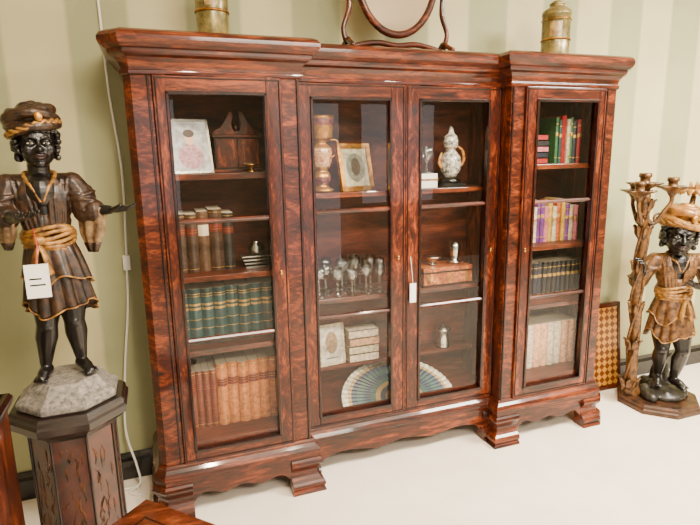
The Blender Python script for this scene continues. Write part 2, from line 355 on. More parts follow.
# ------------------------------------------------------------------ pictures etc
def picture(name,x,y,z,w,h,fm,yaw,lean,kind=0,fw=.016):
    T=Matrix.Translation((x,y,z))@Matrix.Rotation(yaw,4,'Z')@Matrix.Rotation(-lean,4,'X')
    m=MB(T)
    m.box(-w/2,w/2,0,.010,0,h,fm)
    for a in ((-w/2,-w/2+fw,0,h),(w/2-fw,w/2,0,h),(-w/2,w/2,0,fw),(-w/2,w/2,h-fw,h)): m.box(a[0],a[1],-.008,.002,a[2],a[3],fm)
    iw,ih=w-2*fw,h-2*fw
    m.box(-iw/2,iw/2,-.003,.001,fw,fw+ih,plain('art_ground_%d'%kind,[(206,206,210),(176,170,144),(220,212,196)][kind],.5,0,0,1,30))
    def oval(cx,cz,rx,rz,mt,yy):
        m.prism([(cx+rx*math.cos(t*math.pi/12),cz+rz*math.sin(t*math.pi/12)) for t in range(24)],yy-.001,yy,mt)
    if kind==0:
        oval(0,fw+ih*.3,iw*.34,ih*.26,plain('art_pink',(206,150,160),.5,0,0,1,60),-.003); oval(.0,fw+ih*.66,iw*.13,ih*.13,plain('art_face',(222,178,150),.5),-.004); oval(0,fw+ih*.76,iw*.15,ih*.08,plain('art_hair',(70,52,40),.5),-.005)
    elif kind==1:
        oval(0,fw+ih*.5,iw*.38,ih*.38,plain('art_grey',(112,112,100),.5,0,0,1,50),-.003); oval(0,fw+ih*.52,iw*.18,ih*.24,plain('art_figure',(72,62,54),.5,0,0,1,70),-.004)
    else:
        oval(0,fw+ih*.55,iw*.28,ih*.3,plain('art_sepia',(170,140,104),.6,0,0,1,40),-.003); m.box(-iw*.3,iw*.3,-.004,-.003,fw+ih*.12,fw+ih*.15,plain('art_ink',(60,50,44),.6))
    m.prism([(.0,h*.7),(.06,0.0),(.066,.0),(.008,h*.7)],-.01,.01,fm,'x')
    return m.obj(name,None,org=(x,y,z))
picture('framed_portrait',.165,2.43,1.541,.18,.235,silver,.25,.22,0,.010)
picture('framed_picture',.955,2.50,1.431,.20,.235,gilt,.30,.2,1,.024)
picture('framed_print',.83,2.60,.491,.15,.225,cs['cream'],.1,.12,2,.012)
r=root('miniature_cabinet',(.37,2.56,1.541)); m=MB()
x0,x1,z0=.27,.475,1.541
m.box(x0,x1,2.53,2.62,z0,z0+.16,maho_dark); m.box(x0-.008,x1+.008,2.52,2.625,z0,z0+.012,maho_h); m.box(x0-.008,x1+.008,2.52,2.625,z0+.155,z0+.167,maho_h)
for q in (x0+.008,(x0+x1)/2+.002): m.box(q,q+.094,2.526,2.53,z0+.02,z0+.148,maho_d)
for sg in (-1,1):
    cx=(x0+x1)/2
    pts=[(cx+sg*.108,z0+.167),(cx+sg*.10,z0+.185),(cx+sg*.07,z0+.20),(cx+sg*.05,z0+.23),(cx+sg*.03,z0+.265),(cx+sg*.012,z0+.27),(cx+sg*.012,z0+.245),(cx+sg*.022,z0+.22),(cx+sg*.016,z0+.19),(cx,z0+.175),(cx,z0+.167)]
    m.prism(pts,2.525,2.545,maho_d)
m.lathe([(.008,0),(.012,.01),(.005,.02),(.012,.035),(.002,.05)],maho_d,((x0+x1)/2,2.535,z0+.17),12)
m.obj('cabinet_body',r,bevel=.0015)
m=MB(); m.lathe([(.03,0),(.03,.004),(.008,.01),(.008,.02),(.036,.03),(.04,.036),(.034,.034),(.0,.028)],brass,(.42,2.45,1.541),20); m.obj('brass_dish',None,org=(.42,2.45,1.541))
m=MB()
for i in range(4): m.box(.37-i*.006,.49+i*.004,2.44,2.56,1.1015+i*.016,1.1015+i*.016+.006,silver); m.lathe([(.01,0),(.01,.01)],silver,(.43,2.5,1.1075+i*.016),10)
m.lathe([(.03,0),(.045,.03),(.02,.05),(.028,.06),(.02,.058),(.0,.05)],silver,(.43,2.5,1.1015+.056),20)
m.obj('silver_tray_stack',None,org=(.43,2.5,1.1))
en=plain('enamel_blue_red',(150,76,40),.25,.3,.4,0,70,(40,34,60)); enw=plain('enamel_cream',(206,170,120),.25,0,.4,0,70,(130,44,34))
m=MB(); P=[(.05,0),(.052,.012),(.035,.02),(.028,.035),(.04,.05),(.044,.07),(.034,.09),(.026,.10),(.038,.115),(.046,.14),(.048,.18),(.046,.20),(.03,.215),(.024,.225),(.04,.235),(.052,.25),(.054,.30),(.058,.33),(.062,.335),(.058,.345),(.04,.34),(.0,.335)]
m.lathe([(a*1.18,b*1.06) for a,b in P],gilt,(.775,2.54,1.431),24,mats=[gilt,gilt,gilt,en,en,gilt,gilt,gilt,enw,enw,enw,gilt,gilt,gilt,gilt,gilt,en,gilt,gilt,gilt,gilt])
for sx in (-1,1): m.tube([(.775+sx*.045,2.54,1.431+.25),(.775+sx*.085,2.54,1.431+.245),(.775+sx*.085,2.54,1.431+.19),(.775+sx*.052,2.54,1.431+.165)],.006,gilt,8,sub=4)
m.obj('enamel_vase',None,org=(.775,2.54,1.431))
m=MB()
for gx,gy,gs in ((.70,2.57,1.1),(.735,2.50,1.15),(.785,2.55,1.15),(.83,2.49,1.05),(.875,2.55,1.3),(.905,2.48,1.0),(.945,2.55,1.4),(.985,2.49,1.15),(1.03,2.54,1.35),(1.06,2.48,1.1),(1.09,2.57,1.2),(.81,2.62,1.3),(.92,2.62,1.3),(1.0,2.62,1.3)):
    P=[(.028,0),(.028,.002),(.006,.006),(.0045,.02),(.0045,.06),(.008,.072),(.024,.085),(.029,.105),(.027,.135),(.0255,.135),(.0275,.105),(.022,.087),(.004,.076),(0,.075)]
    m.lathe([(a*gs,b*gs) for a,b in P],crystal,(gx,gy,.906),20)
m.obj('wine_glasses',None,org=(.9,2.52,.906))
m=MB(); m.lathe([(.03,0),(.03,.004),(.007,.012),(.006,.05),(.012,.06),(.032,.09),(.036,.14),(.034,.14),(.0,.075)],crystal,(1.36,2.55,1.431+.075),18)
m.box(1.30,1.40,2.50,2.60,1.431,1.505,plain('porcelain_white',(226,222,214),.2,0,.6)); m.box(1.296,1.404,2.496,2.604,1.47,1.478,gilt); m.obj('porcelain_casket_and_goblet',None,org=(1.35,2.55,1.431))
clo=plain('cloisonne',(228,222,206),.2,0,.6,0,55,(14,16,40)); clo2=plain('cloisonne_red',(200,150,60),.25,0,.5,0,60,(120,30,30))
m=MB(); c=(1.50,2.54,1.431)
m.box(1.44,1.56,2.48,2.60,1.431,1.452,black); m.lathe([(.05,.02),(.055,.035),(.03,.05)],black,c,20)
m.lathe([(.028,.048),(.035,.06),(.052,.085),(.058,.12),(.05,.16),(.03,.185),(.026,.2),(.036,.21),(.042,.235),(.034,.265),(.016,.28),(.012,.30),(.006,.315),(0,.318)],clo,c,24)
m.tube([(1.55,2.54,1.53),(1.575,2.53,1.57),(1.565,2.53,1.62),(1.54,2.535,1.64)],[.008,.009,.008,.006],clo2,sub=4); m.tube([(1.45,2.54,1.53),(1.425,2.53,1.56),(1.44,2.53,1.61)],[.008,.009,.005],clo2,sub=4)
m.lathe([(.02,.20),(.036,.205),(.02,.212)],gilt,c,20)
m.obj('cloisonne_figurine',None,org=c)
r=root('marquetry_box',(1.46,2.54,.906)); mq=wood('marquetry',[(80,30,12),(150,74,32),(206,144,72)],(9,9,9),wscale=5)
m=MB(); m.box(1.31,1.61,2.47,2.63,.906,.975,mq); m.box(1.306,1.614,2.466,2.634,.975,.983,maho_dark); m.box(1.31,1.61,2.47,2.63,.983,1.005,mq); m.box(1.305,1.615,2.465,2.635,.906,.914,maho_dark)
for q in (1.33,1.45,1.57): m.box(q,q+.02,2.467,2.47,.92,.97,gilt)
m.obj('box_body',r,bevel=.003)
m=MB(); m.lathe([(.04,0),(.044,.01),(.02,.05),(.006,.10),(.002,.13),(0,.132)],plain('horn_brown',(70,44,28),.35),(1.25,2.56,.906),18); m.obj('carved_cone',None,org=(1.25,2.56,.906))
m=MB(); m.lathe([(.02,0),(.022,.004),(.008,.012),(.03,.03),(.05,.045),(.052,.05),(.04,.046),(0,.03)],silver,(1.40,2.545,1.007),20); m.obj('silver_bowl',None,org=(1.40,2.545,1.007))
m=MB(); m.lathe([(.035,0),(.04,.01),(.02,.02),(.03,.05),(.036,.09),(.03,.12),(.0,.122)],silver,(1.54,2.545,1.007),20); m.obj('silver_jar',None,org=(1.54,2.545,1.007))
stack('folio_stack',.93,1.10,2.585,.491,[cs['white'],cs['cream'],cs['rose'],cs['white']],.09,.045)
books('ledger_books',1.245,.4905,2.60,[(.03,.2,.075,cs['black'],'line'),(.035,.21,.075,cs['green'],'line'),(.03,.19,.075,db,'rib')])
m=MB(); m.lathe([(.045,0),(.048,.01),(.045,.02),(.045,.10),(.05,.105),(.048,.115),(.02,.13),(.008,.14),(0,.142)],silver,(1.52,2.625,.491),24); m.obj('silver_canister',None,org=(1.52,2.625,.491))
m=MB(); n=28; R=.295
fc=[plain('fan_stick',(150,120,84),.4),plain('fan_white',(206,200,176),.5,0,0,1,40),plain('fan_blue',(24,44,66),.45),plain('fan_green',(40,84,78),.45,0,0,1,40),plain('fan_gold',(150,120,64),.4)]
T=Matrix.Translation((1.155,2.435,.316))@Matrix.Rotation(math.radians(-60),4,'X'); m.T=T
rings=[(.03,0),(.25,0),(.34,2),(.42,4),(.52,3),(.62,2),(.74,3),(.84,2),(.90,4),(1.0,1)]
for i in range(n):
    a0=math.pi*i/n;a1=math.pi*(i+1)/n;am=(a0+a1)/2
    for j in range(len(rings)-1):
        ra,rb=rings[j][0]*R,rings[j+1][0]*R; mt=rings[j+1][1]
        if j in (4,6) and i%2: mt={3:1}.get(mt,mt)
        def pp(r,a,up): return (r*math.cos(a)*1.1,-up*.006,r*math.sin(a)*.88+.004)
        vs=[pp(ra,a0,0),pp(ra,am,1),pp(ra,a1,0),pp(rb,a0,0),pp(rb,am,1),pp(rb,a1,0)]
        m.add(vs,[(0,1,4,3),(1,2,5,4)],fc[mt])
o=m.obj('folding_fan',None,org=(1.155,2.46,.316)); sd=o.modifiers.new('t','SOLIDIFY'); sd.thickness=.002
r=root('price_tag',(1.19,YC-.03,.96)); m=MB(); m.box(1.172,1.206,YC-.034,YC-.032,.865,.965,white); m.tube([(1.189,YC-.033,.96),(1.186,YC-.028,1.02),(1.18,YC-.022,1.10)],.0012,white,6); m.obj('tag_card',r)
# ------------------------------------------------------------------ on top of the bookcase
tin=plain('tin_gilt_green',(146,128,70),.35,.4,.2,0,25,(78,72,40))
def canister(name,x,y,z,r0,h):
    m=MB(); m.lathe([(r0*.95,0),(r0,.006),(r0,.014),(r0*.96,.018),(r0*.96,h*.72),(r0,h*.73),(r0,h*.76),(r0*.97,h*.77),(r0*.97,h*.80),(r0*.7,h*.85),(r0*.5,h*.87),(r0*.5,h*.91),(r0*.55,h*.92),(r0*.3,h*.97),(0,h)],tin,(x,y,z),40)
    m.lathe([(r0*1.01,h*.30),(r0*1.01,h*.33)],gilt,(x,y,z),40); m.lathe([(r0*1.01,h*.64),(r0*1.01,h*.66)],gilt,(x,y,z),40)
    th=math.atan2(-y,-x); pv=[];K=8
    for j in range(2):
        for i in range(K+1):
            a=th+math.radians(-24+48*i/K); pv.append((x+r0*.985*math.cos(a),y+r0*.985*math.sin(a),z+(h*.36 if j==0 else h*.60)))
    m.add(pv,[(i,i+1,K+2+i,K+1+i) for i in range(K)],plain('tin_panel',(110,60,34),.4,0,.2,0,30,(176,150,84)),True)
    m.obj(name,None,org=(x,y,z))
canister('tea_canister',.285,2.42,2.0885,.07,.34)
canister('tea_canister.001',2.06,2.44,2.0885,.075,.295)
r=root('dressing_mirror',(1.165,2.5,2.0885)); m=MB(); cx,cy=1.165,2.50; z0=2.0885
pts=[(cx-.26,z0+.012),(cx-.2,z0+.03),(cx-.1,z0+.045),(cx,z0+.035),(cx+.1,z0+.045),(cx+.2,z0+.03),(cx+.26,z0+.012)]
m.tube([(a,cy,b) for a,b in pts],[.012,.013,.014,.014,.014,.013,.012],maho_h,sub=4)
for sg in (-1,1):
    m.tube([(cx+sg*.26,cy-.09,z0+.012),(cx+sg*.258,cy-.04,z0+.035),(cx+sg*.255,cy,z0+.05),(cx+sg*.258,cy+.04,z0+.035),(cx+sg*.26,cy+.09,z0+.012)],[.012,.012,.016,.012,.012],maho_h,sub=4)
    m.tube([(cx+sg*.255,cy,z0+.03),(cx+sg*.275,cy,z0+.10),(cx+sg*.245,cy,z0+.19),(cx+sg*.25,cy,z0+.30),(cx+sg*.262,cy,z0+.40),(cx+sg*.24,cy,z0+.50)],[.015,.011,.013,.010,.012,.008],maho_v,sub=5)
    m.ell((cx+sg*.24,cy,z0+.51),(.014,.014,.018),brass); m.tube([(cx+sg*.252,cy,z0+.38),(cx+sg*.215,cy,z0+.38)],.008,brass)
m.obj('mirror_stand',r)
m=MB(); N=48; MZ=z0+.355; loop=[(cx+.205*math.cos(2*math.pi*i/N),cy,MZ+.27*math.sin(2*math.pi*i/N)) for i in range(N)]
m.tube(loop,.018,maho_h,10,closed=True); m.obj('mirror_frame',r)
m=MB(); m.prism([(cx+.2*math.cos(2*math.pi*i/N),MZ+.265*math.sin(2*math.pi*i/N)) for i in range(N)],cy-.003,cy+.003,plain('mirror_silvering',(215,205,190),.05,1)); m.obj('mirror_plate',r)
# ------------------------------------------------------------------ statues
def RZ(a): return Matrix.Rotation(a,4,'Z')
def hand(mb,w,d,u,sg,sc,mt,curl=.3):
    w=Vector(w); d=Vector(d).normalized(); u=Vector(u); u=(u-d*u.dot(d)).normalized(); sd=d.cross(u)
    B=Matrix((d,sd,u)).transposed()
    mb.ell(w+d*.026*sc,(.030*sc,.024*sc,.011*sc),mt,B)
    for i,l in enumerate((.030,.037,.034,.026)):
        b=w+d*.044*sc+sd*(sg*(-.0200+.0133*i))*sc; l*=sc
        dd=(d+sd*sg*(-.12+.08*i)).normalized()
        p1=b+dd*l*.5+u*l*curl*.25; p2=b+dd*l*(1-curl*.35)+u*l*curl*.9
        mb.caps([b-d*.012*sc,b,p1,p2],[.0058*sc,.0056*sc,.0050*sc,.0040*sc],mt,seg=8)
    b=w+d*.012*sc-sd*sg*.016*sc
    mb.caps([b,b+d*.014*sc-sd*sg*.018*sc+u*.006*sc,b+d*.030*sc-sd*sg*.025*sc+u*.014*sc],[.008*sc,.0064*sc,.0048*sc],mt,seg=8)
def figure(rt,loc,yaw,s,J,mt):
    T=Matrix.Translation(loc)@RZ(yaw)@Matrix.Scale(s,4); vox=.0032*s
    V=lambda k: Vector(J[k])
    b=MB(T)
    for q in 'LR':
        hip,kn,an,toe=V('hip'+q),V('knee'+q),V('ank'+q),V('toe'+q)
        calf=kn.lerp(an,.33)+Vector((0,.008,0)); th=hip.lerp(kn,.5)
        b.caps([hip,th,kn,calf,kn.lerp(an,.7),an],[.054,.048,.034,.037,.027,.021],skin)
        b.ell(kn+Vector((0,-.018,0)),(.022,.018,.022),skin)
        b.caps([an+Vector((0,.014,-.028)),an+Vector((0,0,-.024)),an.lerp(toe,.6)-Vector((0,0,.008)),toe-Vector((0,0,.002))],[.020,.023,.020,.015],skin)
        fd=(toe-an); fd.z=0; fd.normalize(); sd=Vector((-fd.y,fd.x,0))
        for k in range(5):
            o=(k-2)*(1 if q=='R' else -1); b.caps([toe-fd*.008+sd*(k-2)*.0085,toe+fd*(.012-.003*abs(o+1.2)*.5)+sd*(k-2)*.0092-Vector((0,0,.006))],[.0065,.0055],skin,seg=8)
        sh,el,wr=V('sh'+q),V('el'+q),V('wr'+q)
        b.caps([sh,el,el.lerp(wr,.3),wr],[.03,.026,.025,.0155],skin)
        hand(b,wr,V('hd'+q),V('hu'+q),1 if q=='L' else -1,1.15,skin,J.get('curl'+q,.35))
    b.ell(V('pel'),(.070,.055,.06),skin)
    b.caps([V('pel'),V('waist'),V('chest')],[.06,.05,.055],skin)
    b.ell(V('chest')+Vector((0,-.012,.03)),(.055,.062,.065),skin)
    Hm=Matrix.Translation(V('head'))@RZ(J['hyaw'])@Matrix.Rotation(J['htilt'],4,'Y')@Matrix.Scale(J['hs'],4)
    b.caps([V('neck')-Vector((0,0,.03)),V('neck')+Vector((0,.002,0)),V('head')],[.042,.034,.036],skin)
    b.ell((0,.010,.014),(.046,.052,.050),skin,T=Hm); b.ell((0,-.010,-.020),(.037,.038,.036),skin,T=Hm)
    b.ell((0,-.030,.022),(.034,.020,.018),skin,T=Hm); b.ell((0,-.036,-.046),(.014,.012,.010),skin,T=Hm)
    for sx in (-1,1):
        b.ell((sx*.023,-.030,-.010),(.015,.014,.015),skin,T=Hm)
        b.ell((sx*.046,.008,-.004),(.006,.011,.015),skin,T=Hm)
        b.caps([(sx*.008,-.0485,.0175),(sx*.019,-.046,.020),(sx*.030,-.036,.015)],[.0035,.004,.003],skin,T=Hm,seg=8)
        b.ell((sx*.0085,-.0525,-.011),(.0062,.0065,.005),skin,T=Hm,seg=8,rings=6)
        b.ell((sx*.018,-.0395,.0045),(.0105,.008,.0075),skin,T=Hm,seg=10,rings=8)
    b.caps([(0,-.046,.016),(0,-.052,.0),(0,-.058,-.010)],[.0045,.0055,.0075],skin,T=Hm,seg=8)
    b.ell((0,-.044,-.027),(.018,.010,.010),skin,T=Hm)
    b.obj('body',rt,remesh=vox*.9,smooth=2)
    f=MB(T@Hm)
    f.tube([(-.0145,-.0475,-.0262),(-.007,-.0535,-.0235),(0,-.0545,-.0247),(.007,-.0535,-.0235),(.0145,-.0475,-.0262)],[.0010,.0030,.0028,.0030,.0010],lip,8,sub=4)
    f.tube([(-.0135,-.0475,-.0275),(-.006,-.0525,-.0312),(0,-.0535,-.0318),(.006,-.0525,-.0312),(.0135,-.0475,-.0275)],[.0010,.0032,.0038,.0032,.0010],lip,8,sub=4)
    for sx in (-1,1):
        c=Vector((sx*.018,-.0415,.0045))
        f.ell(c,(.0088,.0068,.0040),eyew,seg=14); f.ell(c+Vector((0,-.0056,0)),(.0036,.0018,.0037),black,seg=12)
        f.tube([c+Vector((-.0100,.0005,-.001)),c+Vector((-.004,-.006,.0042)),c+Vector((.004,-.006,.0042)),c+Vector((.0100,.0005,-.001))],.0016,skin,6,sub=4)
        f.tube([c+Vector((-.0095,.0005,-.001)),c+Vector((0,-.0065,-.0042)),c+Vector((.0095,.0005,-.001))],.0012,skin,6,sub=4)
    f.obj('face_details',rt)
    h=MB(T@Hm); random.seed(3)
    for k in range(90):
        a=random.uniform(-.25,math.pi+.25); z=random.uniform(-.036,.038); rr=.050 if z>-.01 else .045
        h.ell((rr*math.cos(a)*1.02,rr*math.sin(a)+.006,z),(.0085,.0085,.0085),skin,seg=8,rings=6)
    for sx in (-1,1):
        for k in range(7): h.ell((sx*(.044+.004*(k%2)),-.016+.007*(k%3),.034-.008*k),(.0080,.0080,.0075),skin,seg=8,rings=6)
    for k in range(9):
        a=math.radians(-160+17.5*k); h.ell((.046*math.cos(a),.010+.052*math.sin(a),.036),(.008,.007,.008),skin,seg=8,rings=6)
    h.obj('curly_hair',rt,remesh=vox*.7,smooth=1)
    t=MB(T@Hm@Matrix.Translation((0,.008,.036))@Matrix.Rotation(J['ttilt'],4,'Y')@Matrix.Rotation(-.12,4,'X')@Matrix.Scale(J['ts'],4)); tm=mt['turban']
    t.ell((0,0,.030),(.048,.050,.034),tm)
    for z,r1,tr,ph,tl in ((.004,.047,.0105,0,.16),(.013,.051,.0115,1.3,-.22),(.024,.052,.0115,2.2,.26),(.034,.048,.0115,3.6,-.22),(.044,.039,.011,4.3,.25),(.052,.028,.010,5.5,.2),(.058,.015,.010,0,.1)):
        t.tube([(r1*math.cos(2*math.pi*i/32),r1*1.05*math.sin(2*math.pi*i/32),z+tl*r1*math.cos(2*math.pi*i/32+ph)) for i in range(32)],[tr*(1+.05*math.sin(5*2*math.pi*i/32+ph)) for i in range(32)],tm,12,closed=True)
    t.obj('turban',rt,remesh=vox*.6,smooth=1)
    t2=MB(t.T)
    for pp in range(2):
        t2.tube([(.058*math.cos(a)+.003*math.cos(9*a+pp*3.14),.060*math.sin(a),.006+.004*math.sin(9*a+pp*3.14)+.16*.05*math.cos(a)) for a in [2*math.pi*i/72 for i in range(72)]],.0042,sashm,8,closed=True)
    t2.ell((.01,-.065,.022),(.009,.005,.012),gilt); t2.obj('turban_trim',rt)
    g=MB(T); R1=mt['robe']
    ch,wa=V('chest'),V('waist')
    for sx in (-1,1):
        g.ell(ch+Vector((sx*.040,.004,.0)),(.052,.062,.088),R1)
    g.ell(ch+Vector((0,.022,0)),(.080,.046,.090),R1)
    g.ell(wa,(.068,.056,.07),R1); g.ell(ch.lerp(wa,.62),(.078,.062,.055),R1)
    g.caps([V('shL').lerp(V('shR'),.12)+Vector((0,.006,0)),V('shL').lerp(V('shR'),.30)+Vector((0,.008,.010))],[.038,.030],R1)
    g.caps([V('shR').lerp(V('shL'),.12)+Vector((0,.006,0)),V('shR').lerp(V('shL'),.30)+Vector((0,.008,.010))],[.038,.030],R1)
    for k in range(-4,5):
        if abs(k)<1: continue
        sg_=1 if k>0 else -1
        g.caps([ch+Vector((k*.017+sg_*.012,-.030,.070)),ch+Vector((k*.016+sg_*.006,-.060+.002*abs(k)**1.6,.01)),wa+Vector((k*.013,-.058+.001*k*k,.01))],[.006,.0062,.006],R1,seg=6)
    for q in 'LR':
        sh,el,wr=V('sh'+q),V('el'+q),V('wr'+q); sx=-1 if q=='L' else 1
        mid=sh.lerp(el,.5)+Vector((sx*.008,0,0))
        g.caps([sh,mid,el,el.lerp(wr,.30)],[.040,.046,.046,.040],R1)
        for k in range(4):
            p=sh.lerp(el,.2+.25*k)+Vector((sx*.006,0,0)); r_=.0455
            g.tube([p+Vector((r_*math.cos(t),r_*math.sin(t),.014*math.sin(t+k*1.7))) for t in [2*math.pi*i/16 for i in range(16)]],.0055,R1,6,closed=True)
    g.obj('tunic',rt,remesh=vox*1.0,smooth=1)
    for q in 'LR':
        dl=J['drape'+q]
        if dl<=0: continue
        el,wr=V('el'+q),V('wr'+q); sg=MB(T); p=el.lerp(wr,.22); rings=[]
        dv=(wr-el); dv.z=0; dv.normalize(); nv=Vector((-dv.y,dv.x,0)); ri=[]
        for k in range(15):
            t=k/14; w=.050*(1-.35*t)*(1-.6*max(0,t-.6)/.4)+.004; c=p+Vector((0,.01*t,.012-dl*t))+dv*(-.012*t)
            f=lambda w,c:[c+dv*w*math.cos(a)*(1+.06*math.sin(7*a))+nv*w*.5*math.sin(a)*(1+.22*math.sin(7*a+t*1.5)) for a in [2*math.pi*i/56 for i in range(56)]]
            rings.append(f(w,c))
            if k>10: ri.append(f(w*1.06+.001,c))
        sg.loft(rings,mt['sleeve']); sg.loft(ri,mt['robe']); sg.obj('hanging_sleeve_'+q.lower(),rt)
    a=MB(T); nk=V('neck')
    for sx in (-1,1):
        a.tube([(nk.x+sx*.004,ch.y-.066,ch.z+.000),(nk.x+sx*.022,ch.y-.062,ch.z+.045),(nk.x+sx*.040,nk.y-.030,nk.z-.028),(nk.x+sx*.044,nk.y+.012,nk.z-.006),(nk.x,nk.y+.042,nk.z-.002)],[.004,.006,.007,.007,.006],sashm,8,sub=5)
    for k in range(6):
        z=wa.z-.040+k*.0125; rx=.080-.003*abs(k-2.5)
        a.tube([(wa.x+rx*math.cos(t),wa.y+rx*.84*math.sin(t),z+.009*math.sin(2*t+k*.8)) for t in [2*math.pi*i/40 for i in range(40)]],[.0085*(1+.18*math.sin(4*t+k)) for t in [2*math.pi*i/40 for i in range(40)]],sashm,8,closed=True)
    kx=wa.x+J['knot']; a.ell((kx,wa.y-.070,wa.z-.012),(.022,.015,.018),sashm)
    for e in (-.014,.014): a.tube([(kx,wa.y-.072,wa.z-.02),(kx+e,wa.y-.086,wa.z-.06),(kx+e*1.8,wa.y-.092,wa.z-.125)],[.008,.012,.015],sashm,8,sub=4,flat=.45)
    a.obj('sash',rt)
    k=MB(T); NN=168; hem=J['hem']; sk=J['skx']
    def skirt(hem,r0,gr,amp,fr,ph,mat,trim):
        rings=[]
        for j in range(17):
            t=j/16; rz=wa.z-.03-(wa.z-.03-hem)*t; ring=[]
            for i in range(NN):
                an=2*math.pi*i/NN; rr=(r0+gr*t**.8)*(1+amp*t**.5*(abs(math.sin(fr*an/2+.8*math.sin(2*an)+ph))*2-1))
                zz=rz-(.022*math.sin(3*an+.8+ph)+.012*math.sin(5*an))*t**2
                ring.append((wa.x+sk*t+rr*math.cos(an),wa.y+rr*.82*math.sin(an),zz))
            rings.append(ring)
        last=rings[-1]; inner=[((p[0]-wa.x-sk)*.92+wa.x+sk,(p[1]-wa.y)*.92+wa.y,p[2]+.006) for p in last]
        k.loft(rings+[inner],mat); k.tube([(p[0],p[1],p[2]+.003) for p in last[::2]],trim,sashm,6,closed=True)
    skirt(hem,.070,.040,.075,17,0,mt['skirt'],.003)
    skirt(hem+.095,.076,.030,.06,13,1.0,mt['robe'],.003)
    k.obj('skirt',rt)
LX,LY=-.355,2.06
st=root('turbaned_servant_statue',(LX,LY,.762))
J1=dict(hipL=(-.025,0,.33),kneeL=(-.040,-.03,.20),ankL=(-.060,0,.055),toeL=(-.078,-.055,.018),
 hipR=(.045,0,.33),kneeR=(.045,-.035,.205),ankR=(.052,.005,.06),toeR=(.078,-.055,.018),
 pel=(.01,0,.37),waist=(.0,0,.51),chest=(-.006,0,.625),neck=(-.005,0,.725),head=(-.001,-.012,.808),
 shL=(-.100,0,.68),elL=(-.128,-.01,.575),wrL=(-.075,-.13,.585),hdL=(.35,-1,.1),huL=(0,.1,1),
 shR=(.088,0,.68),elR=(.125,-.015,.585),wrR=(.195,-.07,.588),hdR=(1,-.35,.06),huR=(0,0,1),
 hyaw=.12,htilt=0,hs=1.28,ts=1.08,ttilt=-.14,drapeL=.12,drapeR=.16,knot=-.03,hem=.255,skx=.012)
T1=(LX,LY,.85)
figure(st,T1,.14,1.0,J1,dict(turban=turb,robe=robe,skirt=robe,sleeve=sleeve))
stone=plain('grey_stone_base',(140,132,122),.55,0,.0,0,60,(78,74,70),.3)
m=MB(); m.lathe([(.166,0),(.172,.006),(.172,.026),(.160,.034),(.140,.048),(.122,.072),(.108,.086),(.0,.090)],stone,(LX,LY,.762),8,False,a0=math.pi/8); m.obj('stone_base',st,bevel=.006)
r=MB(); r.box(-.412,-.342,1.905,1.907,1.175,1.285,white,); r.box(-.40,-.355,1.9045,1.905,1.215,1.22,black); r.box(-.40,-.365,1.9045,1.905,1.235,1.24,black); r.tube([(-.377,1.906,1.28),(-.370,1.93,1.34),(-.385,1.98,1.39)],.002,redm,6); r.obj('sale_tag',st)
ped=root('octagonal_pedestal',(LX,LY,0))
pmat=plain('pedestal_lacquer',(80,30,16),.32,0,.4,0,9,(16,9,6)); pm2=plain('pedestal_dark',(34,18,12),.32,0,.4,0,20,(12,7,5))
m=MB(); oc=dict(c=(LX,LY,0),seg=8,smooth=False,a0=math.pi/8)
m.lathe([(.155,.66),(.165,.675),(.185,.69),(.205,.705),(.208,.73),(.200,.738),(.200,.752),(.192,.7615)],pm2,**oc)
m.lathe([(.145,.14),(.145,.665)],pmat,**oc)
m.lathe([(.22,0),(.22,.06),(.205,.07),(.20,.10),(.165,.125),(.150,.145)],pm2,**oc)
for i in range(8):
    a=math.pi/8+2*math.pi*i/8; m.tube([(LX+.146*math.cos(a),LY+.146*math.sin(a),.14),(LX+.146*math.cos(a),LY+.146*math.sin(a),.665)],.005,pm2,8)
pgd=plain('inlay_gold',(100,60,30),.4,.3,0,0,40,(24,14,9))
for i in range(8):
    a=2*math.pi*(i)/8; TT=Matrix.Translation((LX+.1345*math.cos(a),LY+.1345*math.sin(a),.41))@RZ(a+math.pi/2)
    random.seed(i)
    for k in range(26):
        x=random.uniform(-.036,.036); z=random.uniform(-.20,.20); l=random.uniform(.015,.04); q=random.uniform(-.012,.012)
        m.tube([(x,0,z-l),(x+q,0,z),(x-q*.5,0,z+l)],[.001,random.uniform(.003,.007),.001],pgd,6,sub=3,T=TT,flat=.35)
m.obj('pedestal_body',ped,bevel=.002)
# right statue
PX,PY=2.955,2.345; RX,RY=2.99,2.34
st2=root('candelabra_figure_statue',(PX,PY,0))
J2=dict(hipL=(-.035,0,.33),kneeL=(-.045,-.045,.21),ankL=(-.03,.01,.065),toeL=(-.05,-.05,.022),
 hipR=(.045,0,.33),kneeR=(.055,-.04,.20),ankR=(.04,-.01,.055),toeR=(.07,-.065,.018),
 pel=(.0,0,.37),waist=(.0,0,.50),chest=(.0,0,.61),neck=(.0,0,.700),head=(-.005,-.018,.775),
 shL=(-.10,0,.655),elL=(-.165,.01,.55),wrL=(-.168,-.045,.60),hdL=(-.1,-.3,1),huL=(-1,0,0),curlL=1.0,
 shR=(.10,0,.655),elR=(.155,-.01,.55),wrR=(.095,-.095,.545),hdR=(-1,-.3,0.1),huR=(0,-.2,1),
 hyaw=-.15,htilt=.08,hs=1.5,ts=1.08,ttilt=.16,drapeL=0,drapeR=.09,knot=.03,hem=.275,skx=.0)
figure(st2,(RX,RY,.115),-.5,1.25,J2,dict(turban=turb2,robe=robe2,skirt=robe2,sleeve=sashm))
bz=plain('bronze_plinth',(84,52,28),.45,.3,.1,0,18,(32,19,11)); rk=plain('rock_dark',(44,38,28),.45,.1,.1,0,30,(12,10,8),.4)
m=MB(); m.lathe([(.250,0),(.250,.025),(.240,.032),(.240,.048),(.225,.056),(0,.058)],bz,(PX,PY,0),8,False,a0=math.pi/8); m.obj('plinth',st2,bevel=.003)
m=MB(); random.seed(11)
